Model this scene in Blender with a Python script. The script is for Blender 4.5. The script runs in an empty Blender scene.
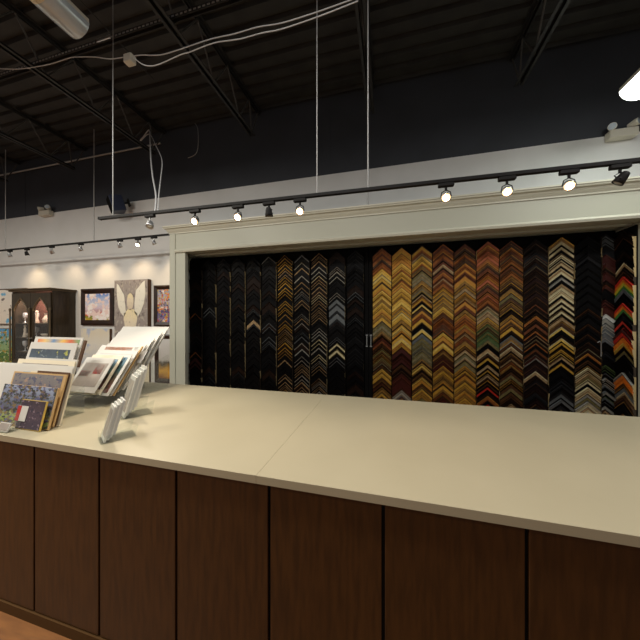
import bpy, math, random
from mathutils import Vector, Matrix
R = math.radians
random.seed(11)
S = bpy.context.scene
COL = S.collection

# ------------------------------------------------------------------ camera
TH = R(14.6); F = 272.0; H = 1.75
cam_d = bpy.data.cameras.new('camera'); cam = bpy.data.objects.new('camera', cam_d); COL.objects.link(cam)
cam_d.sensor_width = 36; cam_d.lens = 36 * F / 640; cam_d.clip_start = .02
cam.location = (0, 0, H); cam.rotation_euler = (R(90), 0, TH)
S.camera = cam

def srgb(r, g, b):
    def c(x):
        x /= 255.
        return x / 12.92 if x <= .04045 else ((x + .055) / 1.055) ** 2.4
    return (c(r), c(g), c(b), 1)

# ------------------------------------------------------------------ world, exposure, area lights
W = bpy.data.worlds.new('world'); S.world = W; W.use_nodes = True
W.node_tree.nodes['Background'].inputs[0].default_value = (.92, .96, 1.0, 1)
W.node_tree.nodes['Background'].inputs[1].default_value = .20
S.view_settings.view_transform = 'Standard'; S.view_settings.look = 'None'
S.view_settings.gamma = 1; S.view_settings.use_curve_mapping = False
S.view_settings.exposure = 0.0

def area(name, loc, sx, sy, power, col, rot=(0, 0, 0)):
    l = bpy.data.lights.new(name, 'AREA'); l.shape = 'RECTANGLE'; l.size = sx; l.size_y = sy
    l.energy = power; l.color = col
    o = bpy.data.objects.new(name, l); o.location = loc; o.rotation_euler = rot; COL.objects.link(o); return o
def spot(name, loc, target, power, col, angle=60, blend=.6, r=.03):
    l = bpy.data.lights.new(name, 'SPOT'); l.energy = power; l.color = col
    l.spot_size = R(angle); l.spot_blend = blend; l.shadow_soft_size = r
    o = bpy.data.objects.new(name, l); o.location = loc
    o.rotation_euler = (Vector(target) - Vector(loc)).to_track_quat('-Z', 'Y').to_euler(); COL.objects.link(o); return o
# added overhead fill lights without fixtures, behind and beside the viewpoint
area('overhead_fill', (-.6, .6, 4.5), 1.2, .3, 46, (1, .97, .93))
area('overhead_fill', (2.8, .9, 4.5), 1.2, .3, 54, (1, .97, .93))
area('overhead_fill', (-3.6, .5, 4.4), 1.2, .3, 100, (1, .97, .89))
area('overhead_fill', (-7.4, .4, 4.4), 1.2, .3, 100, (1, .95, .84))
area('overhead_fill', (-4.6, -1.8, 4.4), 1.2, .3, 150, (1, .88, .70))
WARM = (1, .84, .66)

# ------------------------------------------------------------------ materials
M = {}
def mat(name, c, rough=.6, metal=0., c2=None, scale=8., stretch=(1, 1, 1), emit=0., coords='Object', bump=0., spec=.5, coat=0.):
    m = bpy.data.materials.new(name); m.use_nodes = True; nt = m.node_tree; b = nt.nodes['Principled BSDF']
    b.inputs['Base Color'].default_value = c; b.inputs['Roughness'].default_value = rough; b.inputs['Metallic'].default_value = metal
    b.inputs['Specular IOR Level'].default_value = spec; b.inputs['Coat Weight'].default_value = coat
    if c2 or bump:
        tc = nt.nodes.new('ShaderNodeTexCoord'); mp = nt.nodes.new('ShaderNodeMapping'); mp.inputs['Scale'].default_value = stretch
        nz = nt.nodes.new('ShaderNodeTexNoise'); nz.inputs['Scale'].default_value = scale; nz.inputs['Detail'].default_value = 4
        nt.links.new(tc.outputs[coords], mp.inputs[0]); nt.links.new(mp.outputs[0], nz.inputs['Vector'])
        if c2:
            cr = nt.nodes.new('ShaderNodeValToRGB'); cr.color_ramp.elements[0].color = c; cr.color_ramp.elements[1].color = c2
            cr.color_ramp.elements[0].position = .38; cr.color_ramp.elements[1].position = .64
            nt.links.new(nz.outputs['Fac'], cr.inputs[0]); nt.links.new(cr.outputs[0], b.inputs['Base Color'])
        if bump:
            bp = nt.nodes.new('ShaderNodeBump'); bp.inputs['Strength'].default_value = bump; bp.inputs['Distance'].default_value = .01
            nt.links.new(nz.outputs['Fac'], bp.inputs['Height']); nt.links.new(bp.outputs[0], b.inputs['Normal'])
    if emit:
        b.inputs['Emission Color'].default_value = c; b.inputs['Emission Strength'].default_value = emit
    M[name] = m; return m

def paint(name, stops, noise=.25, scale=5., c_over=None, over_scale=14, over_lo=.55, rough=.6, axis='Z'):
    """painted picture: colour bands over the height broken up by brush-like noise, plus blotches"""
    m = bpy.data.materials.new(name); m.use_nodes = True; nt = m.node_tree; b = nt.nodes['Principled BSDF']
    b.inputs['Roughness'].default_value = rough
    tc = nt.nodes.new('ShaderNodeTexCoord'); sp = nt.nodes.new('ShaderNodeSeparateXYZ')
    nt.links.new(tc.outputs['Generated'], sp.inputs[0])
    nz = nt.nodes.new('ShaderNodeTexNoise'); nz.inputs['Scale'].default_value = scale; nz.inputs['Detail'].default_value = 5
    nt.links.new(tc.outputs['Generated'], nz.inputs['Vector'])
    a = nt.nodes.new('ShaderNodeMath'); a.operation = 'SUBTRACT'; a.inputs[1].default_value = .5; nt.links.new(nz.outputs['Fac'], a.inputs[0])
    k = nt.nodes.new('ShaderNodeMath'); k.operation = 'MULTIPLY_ADD'; k.inputs[1].default_value = noise * 2
    nt.links.new(a.outputs[0], k.inputs[0]); nt.links.new(sp.outputs[axis], k.inputs[2])
    cr = nt.nodes.new('ShaderNodeValToRGB'); els = cr.color_ramp.elements
    els[0].position = stops[0][0]; els[0].color = stops[0][1]; els[1].position = stops[-1][0]; els[1].color = stops[-1][1]
    for p, c in stops[1:-1]:
        e = els.new(p); e.color = c
    nt.links.new(k.outputs[0], cr.inputs[0]); out = cr.outputs[0]
    if c_over:
        for i, c in enumerate(c_over):
            v = nt.nodes.new('ShaderNodeTexNoise'); v.inputs['Scale'].default_value = over_scale + i * 3.7; v.inputs['Detail'].default_value = 3
            mp = nt.nodes.new('ShaderNodeMapping'); mp.inputs['Location'].default_value = (i * 3.1, i * 1.7, i * 5.3)
            nt.links.new(tc.outputs['Generated'], mp.inputs[0]); nt.links.new(mp.outputs[0], v.inputs['Vector'])
            st = nt.nodes.new('ShaderNodeValToRGB'); st.color_ramp.elements[0].position = over_lo; st.color_ramp.elements[1].position = over_lo + .05
            nt.links.new(v.outputs['Fac'], st.inputs[0])
            mx = nt.nodes.new('ShaderNodeMixRGB'); nt.links.new(st.outputs[0], mx.inputs[0]); nt.links.new(out, mx.inputs[1]); mx.inputs[2].default_value = c
            out = mx.outputs[0]
    nt.links.new(out, b.inputs['Base Color'])
    M[name] = m; return m

def clear(name, c, tmix=.85, rough=.05):
    m = bpy.data.materials.new(name); m.use_nodes = True; nt = m.node_tree; nt.nodes.remove(nt.nodes['Principled BSDF'])
    t = nt.nodes.new('ShaderNodeBsdfTransparent'); t.inputs[0].default_value = (.97, .98, .97, 1)
    g = nt.nodes.new('ShaderNodeBsdfPrincipled'); g.inputs['Base Color'].default_value = c; g.inputs['Roughness'].default_value = rough
    mx = nt.nodes.new('ShaderNodeMixShader'); mx.inputs[0].default_value = 1 - tmix
    nt.links.new(t.outputs[0], mx.inputs[1]); nt.links.new(g.outputs[0], mx.inputs[2]); nt.links.new(mx.outputs[0], nt.nodes['Material Output'].inputs[0])
    M[name] = m; return m

mat('wall_grey', srgb(222, 222, 220), .75, c2=srgb(218, 218, 215), scale=3)
mat('wall_black', srgb(56, 59, 66), .7, c2=srgb(51, 54, 60), scale=2)
mat('deck_black', srgb(46, 45, 42), .6, c2=srgb(36, 35, 34), scale=5)
mat('joist_black', srgb(42, 41, 40), .5, c2=srgb(30, 30, 30), scale=14)
mat('cabinet_sage', srgb(188, 188, 172), .5)
mat('cornice_cream', srgb(205, 203, 186), .42)
mat('laminate_cream', srgb(178, 168, 142), .36, c2=srgb(174, 164, 138), scale=2.2, spec=.4)
mat('slab_edge', srgb(196, 184, 150), .45)
mat('espresso_wood', srgb(74, 46, 20), .42, c2=srgb(58, 35, 15), scale=7, stretch=(6, 6, .7), spec=.4)
mat('gap_black', srgb(8, 7, 7), .8)
mat('floor_tan', srgb(140, 90, 42), .5, c2=srgb(122, 76, 34), scale=5, stretch=(1, 6, 1))
mat('base_brown', srgb(82, 56, 26), .8, spec=.2)
mat('web_grey', srgb(86, 84, 80), .5)
mat('track_black', srgb(22, 20, 19), .6, spec=.25)
mat('steel', srgb(190, 190, 190), .3, .8)
mat('rod_grey', srgb(170, 170, 168), .45, .3)
mat('wire_white', srgb(190, 190, 190), .5)
mat('bulb_lit', (1, .78, .5, 1), .3, emit=60)
mat('bulb_glow', (1, .60, .26, 1), .3, emit=3.2)  # orange glow around the lit core, painted as weak emission
mat('bulb_off', srgb(200, 200, 195), .15, .4)
mat('tube_lit', (.95, 1, .93, 1), .3, emit=5)
mat('white_plastic', srgb(205, 200, 185), .45)
mat('lens', srgb(206, 218, 226), .12, .35, coat=.6)
mat('reflector', srgb(214, 202, 172), .3, .15)
mat('navy_box', srgb(24, 32, 58), .45)
mat('hutch_wood', srgb(58, 48, 34), .32, c2=srgb(44, 35, 24), scale=6, stretch=(5, 5, .8), spec=.4)
mat('hutch_trim', srgb(92, 78, 56), .4)
mat('hutch_inside', srgb(84, 48, 38), .6)
mat('frame_dark', srgb(44, 24, 14), .35, c2=srgb(30, 16, 10), scale=12)
mat('canvas_side', srgb(82, 52, 30), .6)
mat('raw_wood', srgb(190, 168, 122), .7)
mat('raw_dark', srgb(60, 48, 36), .7)
mat('board_black', srgb(9, 8, 8), .8, spec=.1)
mat('mat_white', srgb(208, 204, 196), .55)
mat('mat_cream', srgb(226, 214, 188), .6)
mat('mat_tan', srgb(196, 160, 108), .6)
mat('mat_grey', srgb(190, 188, 184), .5)
mat('cyan_mat', srgb(120, 168, 190), .5)
mat('rust', srgb(196, 116, 72), .6)
mat('red', srgb(176, 40, 32), .5)
mat('photo_grey', srgb(150, 140, 132), .5, c2=srgb(172, 160, 148), scale=9)
clear('acrylic', (.9, .9, .86, 1), .955)
clear('glass', (.3, .3, .3, 1), .90)
mat('crystal', srgb(225, 225, 230), .1, .3)
mat('porcelain', srgb(222, 205, 190), .35)
mat('ruby', srgb(150, 40, 50), .3)

# picture materials
paint('sky_painting', [(0, srgb(190, 160, 50)), (.13, srgb(110, 130, 40)), (.2, srgb(214, 84, 50)), (.27, srgb(190, 150, 150)), (.4, srgb(204, 180, 196)), (.6, srgb(206, 206, 222)), (.85, srgb(150, 172, 214)), (1, srgb(84, 124, 200))], .2, 4, [srgb(238, 232, 230), srgb(232, 210, 205)], 2.2, .50)
paint('angel_ground', [(0, srgb(142, 132, 128)), (1, srgb(158, 150, 146))], .3, 7, [srgb(120, 110, 108), srgb(178, 170, 158)], 11, .56)
paint('angel_white', [(0, srgb(226, 222, 206)), (1, srgb(240, 238, 226))], .4, 7, [srgb(196, 196, 186)], 12, .62)
paint('angel_cream', [(0, srgb(206, 190, 168)), (.6, srgb(226, 214, 190)), (1, srgb(238, 224, 180))], .3, 7, [srgb(186, 170, 150)], 13, .6)
paint('flower_painting', [(0, srgb(120, 110, 170)), (.3, srgb(50, 60, 110)), (.6, srgb(180, 170, 180)), (1, srgb(130, 150, 180))], .4, 6, [srgb(230, 220, 214), srgb(210, 120, 50), srgb(34, 40, 90), srgb(190, 70, 50), srgb(196, 176, 50)], 6, .57)
paint('pale_painting', [(0, srgb(196, 200, 206)), (.5, srgb(222, 218, 206)), (1, srgb(218, 210, 190))], .4, 3, [srgb(176, 186, 206)], 2.4, .55)
paint('sunset_painting', [(0, srgb(120, 70, 20)), (.2, srgb(214, 160, 40)), (.36, srgb(60, 50, 30)), (.45, srgb(180, 176, 170)), (1, srgb(206, 206, 204))], .15, 4)
paint('tree_painting', [(0, srgb(120, 130, 60)), (.3, srgb(90, 130, 60)), (.55, srgb(150, 180, 130)), (.8, srgb(110, 170, 200)), (1, srgb(90, 160, 220))], .3, 6, [srgb(210, 220, 170), srgb(190, 150, 60), srgb(60, 110, 60)], 8, .57)
paint('blue_splash_painting', [(0, srgb(232, 222, 208)), (1, srgb(236, 230, 220))], .2, 4, [srgb(110, 180, 220), srgb(130, 120, 120)], 3, .62)
paint('woodland_print', [(0, srgb(110, 130, 60)), (.2, srgb(150, 160, 90)), (.45, srgb(80, 84, 92)), (.7, srgb(120, 128, 150)), (1, srgb(150, 160, 184))], .25, 6, [srgb(58, 50, 60), srgb(120, 100, 66), srgb(92, 92, 128), srgb(54, 58, 46)], 7, .54)
paint('dusk_print', [(0, srgb(60, 48, 62)), (.5, srgb(78, 62, 74)), (1, srgb(60, 46, 54))], .3, 6, [srgb(140, 120, 130), srgb(46, 40, 60)], 9, .6)
paint('street_print', [(0, srgb(130, 116, 108)), (.5, srgb(112, 104, 112)), (1, srgb(126, 122, 120))], .3, 6, [srgb(160, 134, 118), srgb(86, 86, 108)], 8, .56)
paint('lake_print', [(0, srgb(120, 60, 60)), (.35, srgb(76, 88, 96)), (.6, srgb(90, 104, 116)), (1, srgb(60, 72, 84))], .3, 6, [srgb(170, 170, 80), srgb(120, 130, 134)], 6, .62)
paint('stripe_print', [(0, srgb(214, 120, 80)), (.2, srgb(226, 190, 120)), (.4, srgb(90, 130, 170)), (.6, srgb(224, 180, 90)), (.8, srgb(196, 90, 60)), (1, srgb(120, 160, 110))], .12, 6, axis='X')
paint('red_flower_print', [(0, srgb(150, 130, 118)), (1, srgb(120, 110, 100))], .3, 6, [srgb(196, 60, 46)], 2.2, .56)
paint('forest_print', [(0, srgb(110, 60, 50)), (.4, srgb(80, 70, 50)), (.7, srgb(60, 90, 90)), (1, srgb(110, 140, 160))], .3, 6, [srgb(40, 40, 30)], 8, .56)

# moulding finishes
FIN = {}
def fin(name, c, rough=.4, metal=0., var=.8, scale=30):
    c2 = (c[0] * var, c[1] * var, c[2] * var, 1)
    FIN[name] = mat('finish_' + name, c, max(rough, .45) if max(c[:3]) < .03 else rough, metal, c2=c2, scale=scale, coords='Object', spec=.12 if max(c[:3]) < .03 else .45)
fin('gold', srgb(212, 164, 66), .35, .35); fin('bright_gold', srgb(240, 204, 104), .3, .4); fin('orange_gold', srgb(202, 142, 60), .38, .3)
fin('antique_gold', srgb(156, 116, 56), .45, .3, .6); fin('olive', srgb(118, 106, 62), .5, .1, .6); fin('pewter', srgb(138, 130, 100), .4, .3, .6)
fin('copper', srgb(158, 94, 44), .4, .3, .7); fin('red_brown', srgb(108, 56, 26), .4, .05, .6); fin('salmon', srgb(176, 96, 62), .45)
fin('dark_red', srgb(62, 22, 16), .4); fin('brown', srgb(74, 46, 24), .4, 0, .6); fin('dark_brown', srgb(32, 20, 14), .35, 0, .6)
fin('plum', srgb(40, 26, 25), .35); fin('black', srgb(9, 8, 9), .3); fin('charcoal', srgb(34, 34, 36), .35)
fin('slate', srgb(100, 104, 106), .4, .2); fin('silver', srgb(172, 170, 160), .35, .4); fin('cream', srgb(206, 192, 150), .5); fin('tan', srgb(166, 136, 96), .5, 0, .6)
fin('green', srgb(74, 92, 50), .5, 0, .6); fin('red', srgb(186, 44, 30), .45); fin('orange', srgb(216, 118, 36), .45); fin('yellow', srgb(196, 178, 50), .5)
fin('leaf_green', srgb(60, 120, 50), .5); fin('white', srgb(206, 206, 200), .5)

# ------------------------------------------------------------------ mesh helpers
class MB:
    def __init__(s): s.v = []; s.f = []; s.m = []; s.sm = []
    def add(s, vs, fs, mi=0, smooth=False):
        b = len(s.v); s.v += [tuple(p) for p in vs]
        for f in fs: s.f.append([b + i for i in f]); s.m.append(mi); s.sm.append(smooth)
    def box(s, a, b, mi=0, bev=0.):
        x0, y0, z0 = a; x1, y1, z1 = b
        if not bev:
            vs = [(x, y, z) for z in (z0, z1) for x, y in ((x0, y0), (x1, y0), (x1, y1), (x0, y1))]
            s.add(vs, [(3, 2, 1, 0), (4, 5, 6, 7), (0, 1, 5, 4), (1, 2, 6, 5), (2, 3, 7, 6), (3, 0, 4, 7)], mi)
        else:   # bevelled box: octagonal footprint with inset top and bottom
            def ring(z, d):
                k = bev + d
                return [(x0 + k, y0 + d, z), (x1 - k, y0 + d, z), (x1 - d, y0 + k, z), (x1 - d, y1 - k, z), (x1 - k, y1 - d, z), (x0 + k, y1 - d, z), (x0 + d, y1 - k, z), (x0 + d, y0 + k, z)]
            rs = [ring(z0, bev), ring(z0 + bev, 0), ring(z1 - bev, 0), ring(z1, bev)]
            vs = [p for r in rs for p in r]; fs = [tuple(range(7, -1, -1)), tuple(range(24, 32))]
            for k in range(3):
                for i in range(8): fs.append((k * 8 + i, k * 8 + (i + 1) % 8, k * 8 + 8 + (i + 1) % 8, k * 8 + 8 + i))
            s.add(vs, fs, mi)
        return s
    def tube(s, pts, r, n=8, mi=0, cap=True):
        pts = [Vector(p) for p in pts]; rs = r if isinstance(r, (list, tuple)) else [r] * len(pts)
        vs = []; up = None
        for i, p in enumerate(pts):
            d = (pts[min(i + 1, len(pts) - 1)] - pts[max(i - 1, 0)]).normalized()
            if up is None or abs(up.dot(d)) > .99: up = Vector((0, 0, 1)) if abs(d.z) < .9 else Vector((1, 0, 0))
            a = d.cross(up).normalized(); b = a.cross(d); up = b
            for k in range(n):
                t = 2 * math.pi * k / n; vs.append(p + rs[i] * (math.cos(t) * a + math.sin(t) * b))
        fs = []
        for i in range(len(pts) - 1):
            for k in range(n): fs.append((i * n + k, i * n + (k + 1) % n, (i + 1) * n + (k + 1) % n, (i + 1) * n + k))
        s.add(vs, fs, mi, True)
        if cap: s.add([vs[k] for k in range(n)] + [vs[-n + k] for k in range(n)], [tuple(range(n)), tuple(range(2 * n - 1, n - 1, -1))], mi)
        return s
    def lathe(s, prof, c=(0, 0, 0), n=16, mi=0):
        vs = [(c[0] + r * math.cos(2 * math.pi * k / n), c[1] + r * math.sin(2 * math.pi * k / n), c[2] + z) for r, z in prof for k in range(n)]
        fs = [(i * n + k, i * n + (k + 1) % n, (i + 1) * n + (k + 1) % n, (i + 1) * n + k) for i in range(len(prof) - 1) for k in range(n)]
        s.add(vs, fs, mi, True); return s
    def prism(s, poly, lo, hi, axis='Y', mi=0):
        n = len(poly)
        def P(a, b, t): return {'Y': (a, t, b), 'X': (t, a, b), 'Z': (a, b, t)}[axis]
        vs = [P(a, b, lo) for a, b in poly] + [P(a, b, hi) for a, b in poly]
        fs = [tuple(range(n)), tuple(range(2 * n - 1, n - 1, -1))] + [(i, i + n, (i + 1) % n + n, (i + 1) % n) for i in range(n)]
        s.add(vs, fs, mi); return s

OFF = {}
def build(name, mb, mats, parent=None, local=False, label=None, recenter=True):
    off = Vector((0, 0, 0)); loc = Vector((0, 0, 0))
    if not local:
        if parent is not None: off = OFF[parent.name]
        elif recenter:
            xs = [p[0] for p in mb.v]; ys = [p[1] for p in mb.v]; zs = [p[2] for p in mb.v]
            off = Vector(((min(xs) + max(xs)) / 2, (min(ys) + max(ys)) / 2, min(zs))); loc = off.copy()
    me = bpy.data.meshes.new(name)
    me.from_pydata([tuple(Vector(p) - off) for p in mb.v], [], mb.f)
    if not isinstance(mats, (list, tuple)): mats = [mats]
    for m in mats: me.materials.append(M[m] if isinstance(m, str) else m)
    for p, mi, sm in zip(me.polygons, mb.m, mb.sm): p.material_index = mi; p.use_smooth = sm
    me.update()
    import bmesh
    bm = bmesh.new(); bm.from_mesh(me); bmesh.ops.recalc_face_normals(bm, faces=bm.faces[:]); bm.to_mesh(me); bm.free()
    o = bpy.data.objects.new(name, me); COL.objects.link(o); o.location = loc
    if parent is not None: o.parent = parent
    OFF[o.name] = off if parent is not None else off
    if label: o['label'] = label
    return o
def tag(o, label, cat, group=None, kind=None):
    o['label'] = label; o['category'] = cat
    if group: o['group'] = group
    if kind: o['kind'] = kind
    return o
def thing(name, label, cat, loc, rot=(0, 0, 0), group=None):
    o = bpy.data.objects.new(name, None); COL.objects.link(o); o.location = loc; o.rotation_euler = rot; o.empty_display_size = .1
    OFF[o.name] = Vector(loc); return tag(o, label, cat, group)
def struct(o, label=None):
    o['kind'] = 'structure'
    if label: o['label'] = label
    return o
def copy_tree(o, parent=None):
    c = o.copy(); COL.objects.link(c); c.parent = parent
    for ch in list(o.children): copy_tree(ch, c)
    return c
def B(a, b, bev=0.): return MB().box(a, b, 0, bev)

# ------------------------------------------------------------------ room shell
XL, XR, YW, YF = -11.5, 6.5, 4.05, -4.0
ZG, ZC = 3.97, 5.13
struct(build('floor', B((XL, YF, -.1), (XR, YW + .2, 0)), 'floor_tan', recenter=False))
wall = MB().box((XL, YW, 0), (XR, YW + .15, ZG)).box((XL, YW + .004, ZG), (XR, YW + .15, ZC + .2), 1)
for sx in (-7.6, -4.2, -.9, 3.26): wall.box((sx, YW + .001, ZG + .01), (sx + .012, YW + .02, ZC), 1)
struct(build('wall_back', wall, ['wall_grey', 'wall_black'], recenter=False))
struct(build('wall_left', MB().box((XL - .15, YF, 0), (XL, YW + .15, ZG)).box((XL - .15, YF, ZG), (XL, YW + .15, ZC + .2), 1), ['wall_grey', 'wall_black'], recenter=False))
struct(build('wall_right', MB().box((XR, YF, 0), (XR + .15, YW + .15, ZG)).box((XR, YF, ZG), (XR + .15, YW + .15, ZC + .2), 1), ['wall_grey', 'wall_black'], recenter=False))
# corrugated steel deck, ribs along X
prof = []; y = YF; per = .19
while y < YW:
    prof += [(y, ZC), (y + .10, ZC), (y + .115, ZC + .045), (y + .175, ZC + .045)]; y += per
prof = [p for p in prof if p[0] <= YW]
dk = MB(); vs = [(x, yy, zz) for x in (XL, XR) for yy, zz in prof]; n = len(prof)
dk.add(vs, [(i, i + 1, n + i + 1, n + i) for i in range(n - 1)])
dk.box((XL, YF, ZC + .06), (XR, YW + .15, ZC + .2))
struct(build('ceiling', dk, 'deck_black', recenter=False))

# open web steel joists along Y
JX = [-7.71, -5.83, -3.95, -2.08, -.27, 1.51, 3.34]
JL = ['over the left end of the picture wall', 'above the carved wooden display cabinet', 'above the sky painting at left', 'left of the two long hanging wires', 'beside the thin drop cable at centre', 'above the right half of the counter', 'at the far right of the ceiling']
ZB, ZT = H + 2.86, H + 3.33
def joist(x, lab):
    t = thing('steel_joist', 'black open-web steel ceiling joist ' + lab, 'joist', (x, 3.9, ZB), group='roof joists')
    m = MB()
    for s in (-1, 1):
        m.box((x + s * .014, YF, ZB), (x + s * .05, 3.83, ZB + .006)).box((x + s * .014, YF, ZB), (x + s * .02, 3.83, ZB + .045))
    build('bottom_chord', m, 'joist_black', t)
    m = MB()
    for s in (-1, 1):
        m.box((x + s * .014, YF, ZT + .04), (x + s * .05, YW - .02, ZT + .046)).box((x + s * .014, YF, ZT), (x + s * .02, YW - .02, ZT + .045))
    build('top_chord', m, 'joist_black', t)
    yn = 3.44
    ends = [((x, 3.80, ZB + .02), (x, 4.0, ZT + .02)), ((x, 3.80, ZB + .02), (x, 3.73, ZT + .02))]
    while yn > YF + .3:
        ends.append(((x, yn, ZB + .02), (x, yn + .285, ZT + .02))); ends.append(((x, yn, ZB + .02), (x, yn - .285, ZT + .02))); yn -= .57
    for a, b in ends: build('web_bar', MB().tube([a, b], .010, 6), 'web_grey', t)
for x, l in zip(JX, JL): joist(x, l)

# perforated strut across the joists
st = thing('strut_channel', 'long perforated steel channel crossing over the ceiling joists', 'strut', (-2, 2.2, ZB + .05))
m = MB().box((-9, 2.18, ZB + .085), (3.4, 2.222, ZB + .09)).box((-9, 2.18, ZB + .05), (3.4, 2.184, ZB + .09)).box((-9, 2.218, ZB + .05), (3.4, 2.222, ZB + .09))
build('channel', m, 'joist_black', st)
m = MB(); x = -8.95
while x < 3.3: m.box((x, 2.176, ZB + .062), (x + .028, 2.1795, ZB + .076)); x += .05
sl = build('slot', m, 'rod_grey', st); sl['kind'] = 'stuff'
# plate with bright edge where the rod hangs
build('clamp_plate', B((-2.98, 2.165, ZB + .052), (-2.80, 2.175, ZB + .082)), 'steel', st)

# ------------------------------------------------------------------ sample alcove
YA, YP = 3.5, 3.9
AX0, AX1 = -3.315, 2.66
al = thing('display_alcove', 'sage painted built-in alcove with cream cornice holding the frame samples', 'alcove', (-.3, YA, 0))
build('side_panel', B((AX0, YA, 0), (AX0 + .02, YW - .002, H + 1.38)), 'cabinet_sage', al)
build('side_panel', B((AX1, YA, 0), (AX1 + .3, YW - .002, H + 1.38)), 'cabinet_sage', al)
build('side_panel', B((2.53, YA + .03, 0), (AX1, YW - .002, H + 1.035)), 'cabinet_sage', al)
build('post', MB().box((AX0 + .02, YA, 0), (-3.04, YA + .06, H + 1.035)).box((AX0, YA - .012, 0), (AX0 + .10, YA + .002, H + 1.33)), 'cabinet_sage', al)
build('header', B((AX0 + .02, YA, H + 1.035), (AX1, YA + .06, H + 1.38)), 'cabinet_sage', al)
def molding(prof, x0, x1, y, ret=True):
    """profile (out, z) swept along the front and returned round the left end"""
    m = MB(); n = len(prof)
    rings = []
    if ret: rings.append([(x0 - o, YW - .002, z) for o, z in prof])
    rings.append([(x0 - (o if ret else 0), y - o, z) for o, z in prof]); rings.append([(x1, y - o, z) for o, z in prof])
    vs = [p for r in rings for p in r]; fs = []
    for k in range(len(rings) - 1):
        for i in range(n - 1): fs.append((k * n + i, k * n + i + 1, (k + 1) * n + i + 1, (k + 1) * n + i))
    m.add(vs, fs); return m
zc = H + 1.27
m = molding([(0, zc + .055), (.012, zc + .055), (.012, zc + .07), (.02, zc + .08), (.035, zc + .10), (.045, zc + .12), (.05, zc + .125), (.065, zc + .128), (.07, zc + .145), (.078, zc + .148), (.078, zc + .165), (-.02, zc + .165)], AX0, AX1 + .3, YA)
build('cornice', m, 'cornice_cream', al)
m = molding([(0, H + 1.035), (.02, H + 1.035), (.024, H + 1.045), (.03, H + 1.06), (.018, H + 1.075), (.01, H + 1.085), (0, H + 1.087)], AX0 + .1, AX1 + .3, YA, False)
build('lower_molding', m, 'cornice_cream', al)
build('top_panel', B((AX0, YA, H + 1.38), (AX1 + .3, YW - .002, H + 1.40)), 'cabinet_sage', al)
build('soffit', MB().box((-3.04, YA + .06, H + 1.037), (AX1, YA + .16, H + 1.05)).box((-3.04, YA + .16, H + 1.05), (AX1, YW - .01, H + 1.065)).box((AX0 + .02, YA + .20, H + 1.025), (2.53, YA + .235, H + 1.05)), 'cabinet_sage', al)
build('back_panel', B((AX0 + .02, YP + .03, .1), (2.53, YP + .05, H + 1.04)), 'board_black', al)

# doors of samples (black boards the samples hang on) with their pulls
def handle(x, z, p, y=YP - .03):
    build('handle', MB().box((x - .012, y, z - .08), (x - .004, y + .012, z + .08)).box((x - .022, y, z - .085), (x + .006, y + .012, z - .07)).box((x - .022, y, z + .07), (x + .006, y + .012, z + .085)), 'steel', p, label='small pale pull handle')
dl = thing('sample_board', 'black board behind the dark samples, left half of the alcove', 'display board', (-1.8, YP, .1))
build('board', B((-3.292, YP, .12), (-.305, YP + .028, H + 1.01)), 'board_black', dl)
build('edge_strip', B((-.352, YP - .03, .12), (-.305, YP, H + 1.01)), 'board_black', dl)
handle(-.318, H - .29, dl, YP - .045)
dr = thing('sample_board', 'black board behind the gold and brown samples, right half of the alcove', 'display board', (1.1, YP, .1))
build('board', B((-.30, YP, .12), (2.525, YP + .028, H + 1.01)), 'board_black', dr)
build('edge_strip', B((-.30, YP - .03, .12), (-.252, YP, H + 1.01)), 'board_black', dr)
handle(-.262, H - .29, dr, YP - .045)
build('hook', MB().tube([(2.345, YP - .05, H - .42), (2.345, YP - .05, H - .27), (2.33, YP - .055, H - .245), (2.31, YP - .05, H - .26)], .006, 6), 'steel', dr)
ds = thing('sample_board', 'narrow black board on the right side wall of the alcove', 'display board', (2.515, 3.75, .1))
build('board', B((2.512, 3.630, .12), (2.529, 3.895, H + 1.01)), 'board_black', ds)

# chevron sample: mitred corner of moulding, apex up
def chevron(mb, cx, ztop, w, hv, bands, peak=.5, face='F', ends=(0, 1), thick=.03, rise=.88):
    """bands: list of (fraction, depth, matindex); hv vertical height of the moulding face"""
    xs = (-w * peak, 0, w * (1 - peak))
    rz = (-w * peak * rise, 0, -w * (1 - peak) * rise)
    P = []; f = 0; prof = [(0, 0.0)]
    for fr, d, mi in bands: prof.append((f, d)); f += fr; prof.append((f, d * .86))
    prof.append((1, 0.0)); mis = [bands[0][2]]
    for i, b in enumerate(bands): mis += [b[2]]; mis += [bands[min(i + 1, len(bands) - 1)][2]]
    n = len(prof)
    def T(a, b, c):     # a along width, b out of board, c z
        return (cx + a, YP - b, c) if face == 'F' else (2.512 - b, cx - a, c)
    vs = [T(xs[k], prof[i][1], ztop + rz[k] - hv * prof[i][0]) for k in range(3) for i in range(n)]
    for k in range(2):
        for i in range(n - 1):
            mb.add([vs[k * n + i], vs[(k + 1) * n + i], vs[(k + 1) * n + i + 1], vs[k * n + i + 1]], [(0, 1, 2, 3)], mis[i])
    mb.add([vs[i] for i in range(n)], [tuple(range(n))], ends[0]); mb.add([vs[2 * n + i] for i in range(n)], [tuple(range(n - 1, -1, -1))], ends[1])

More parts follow.
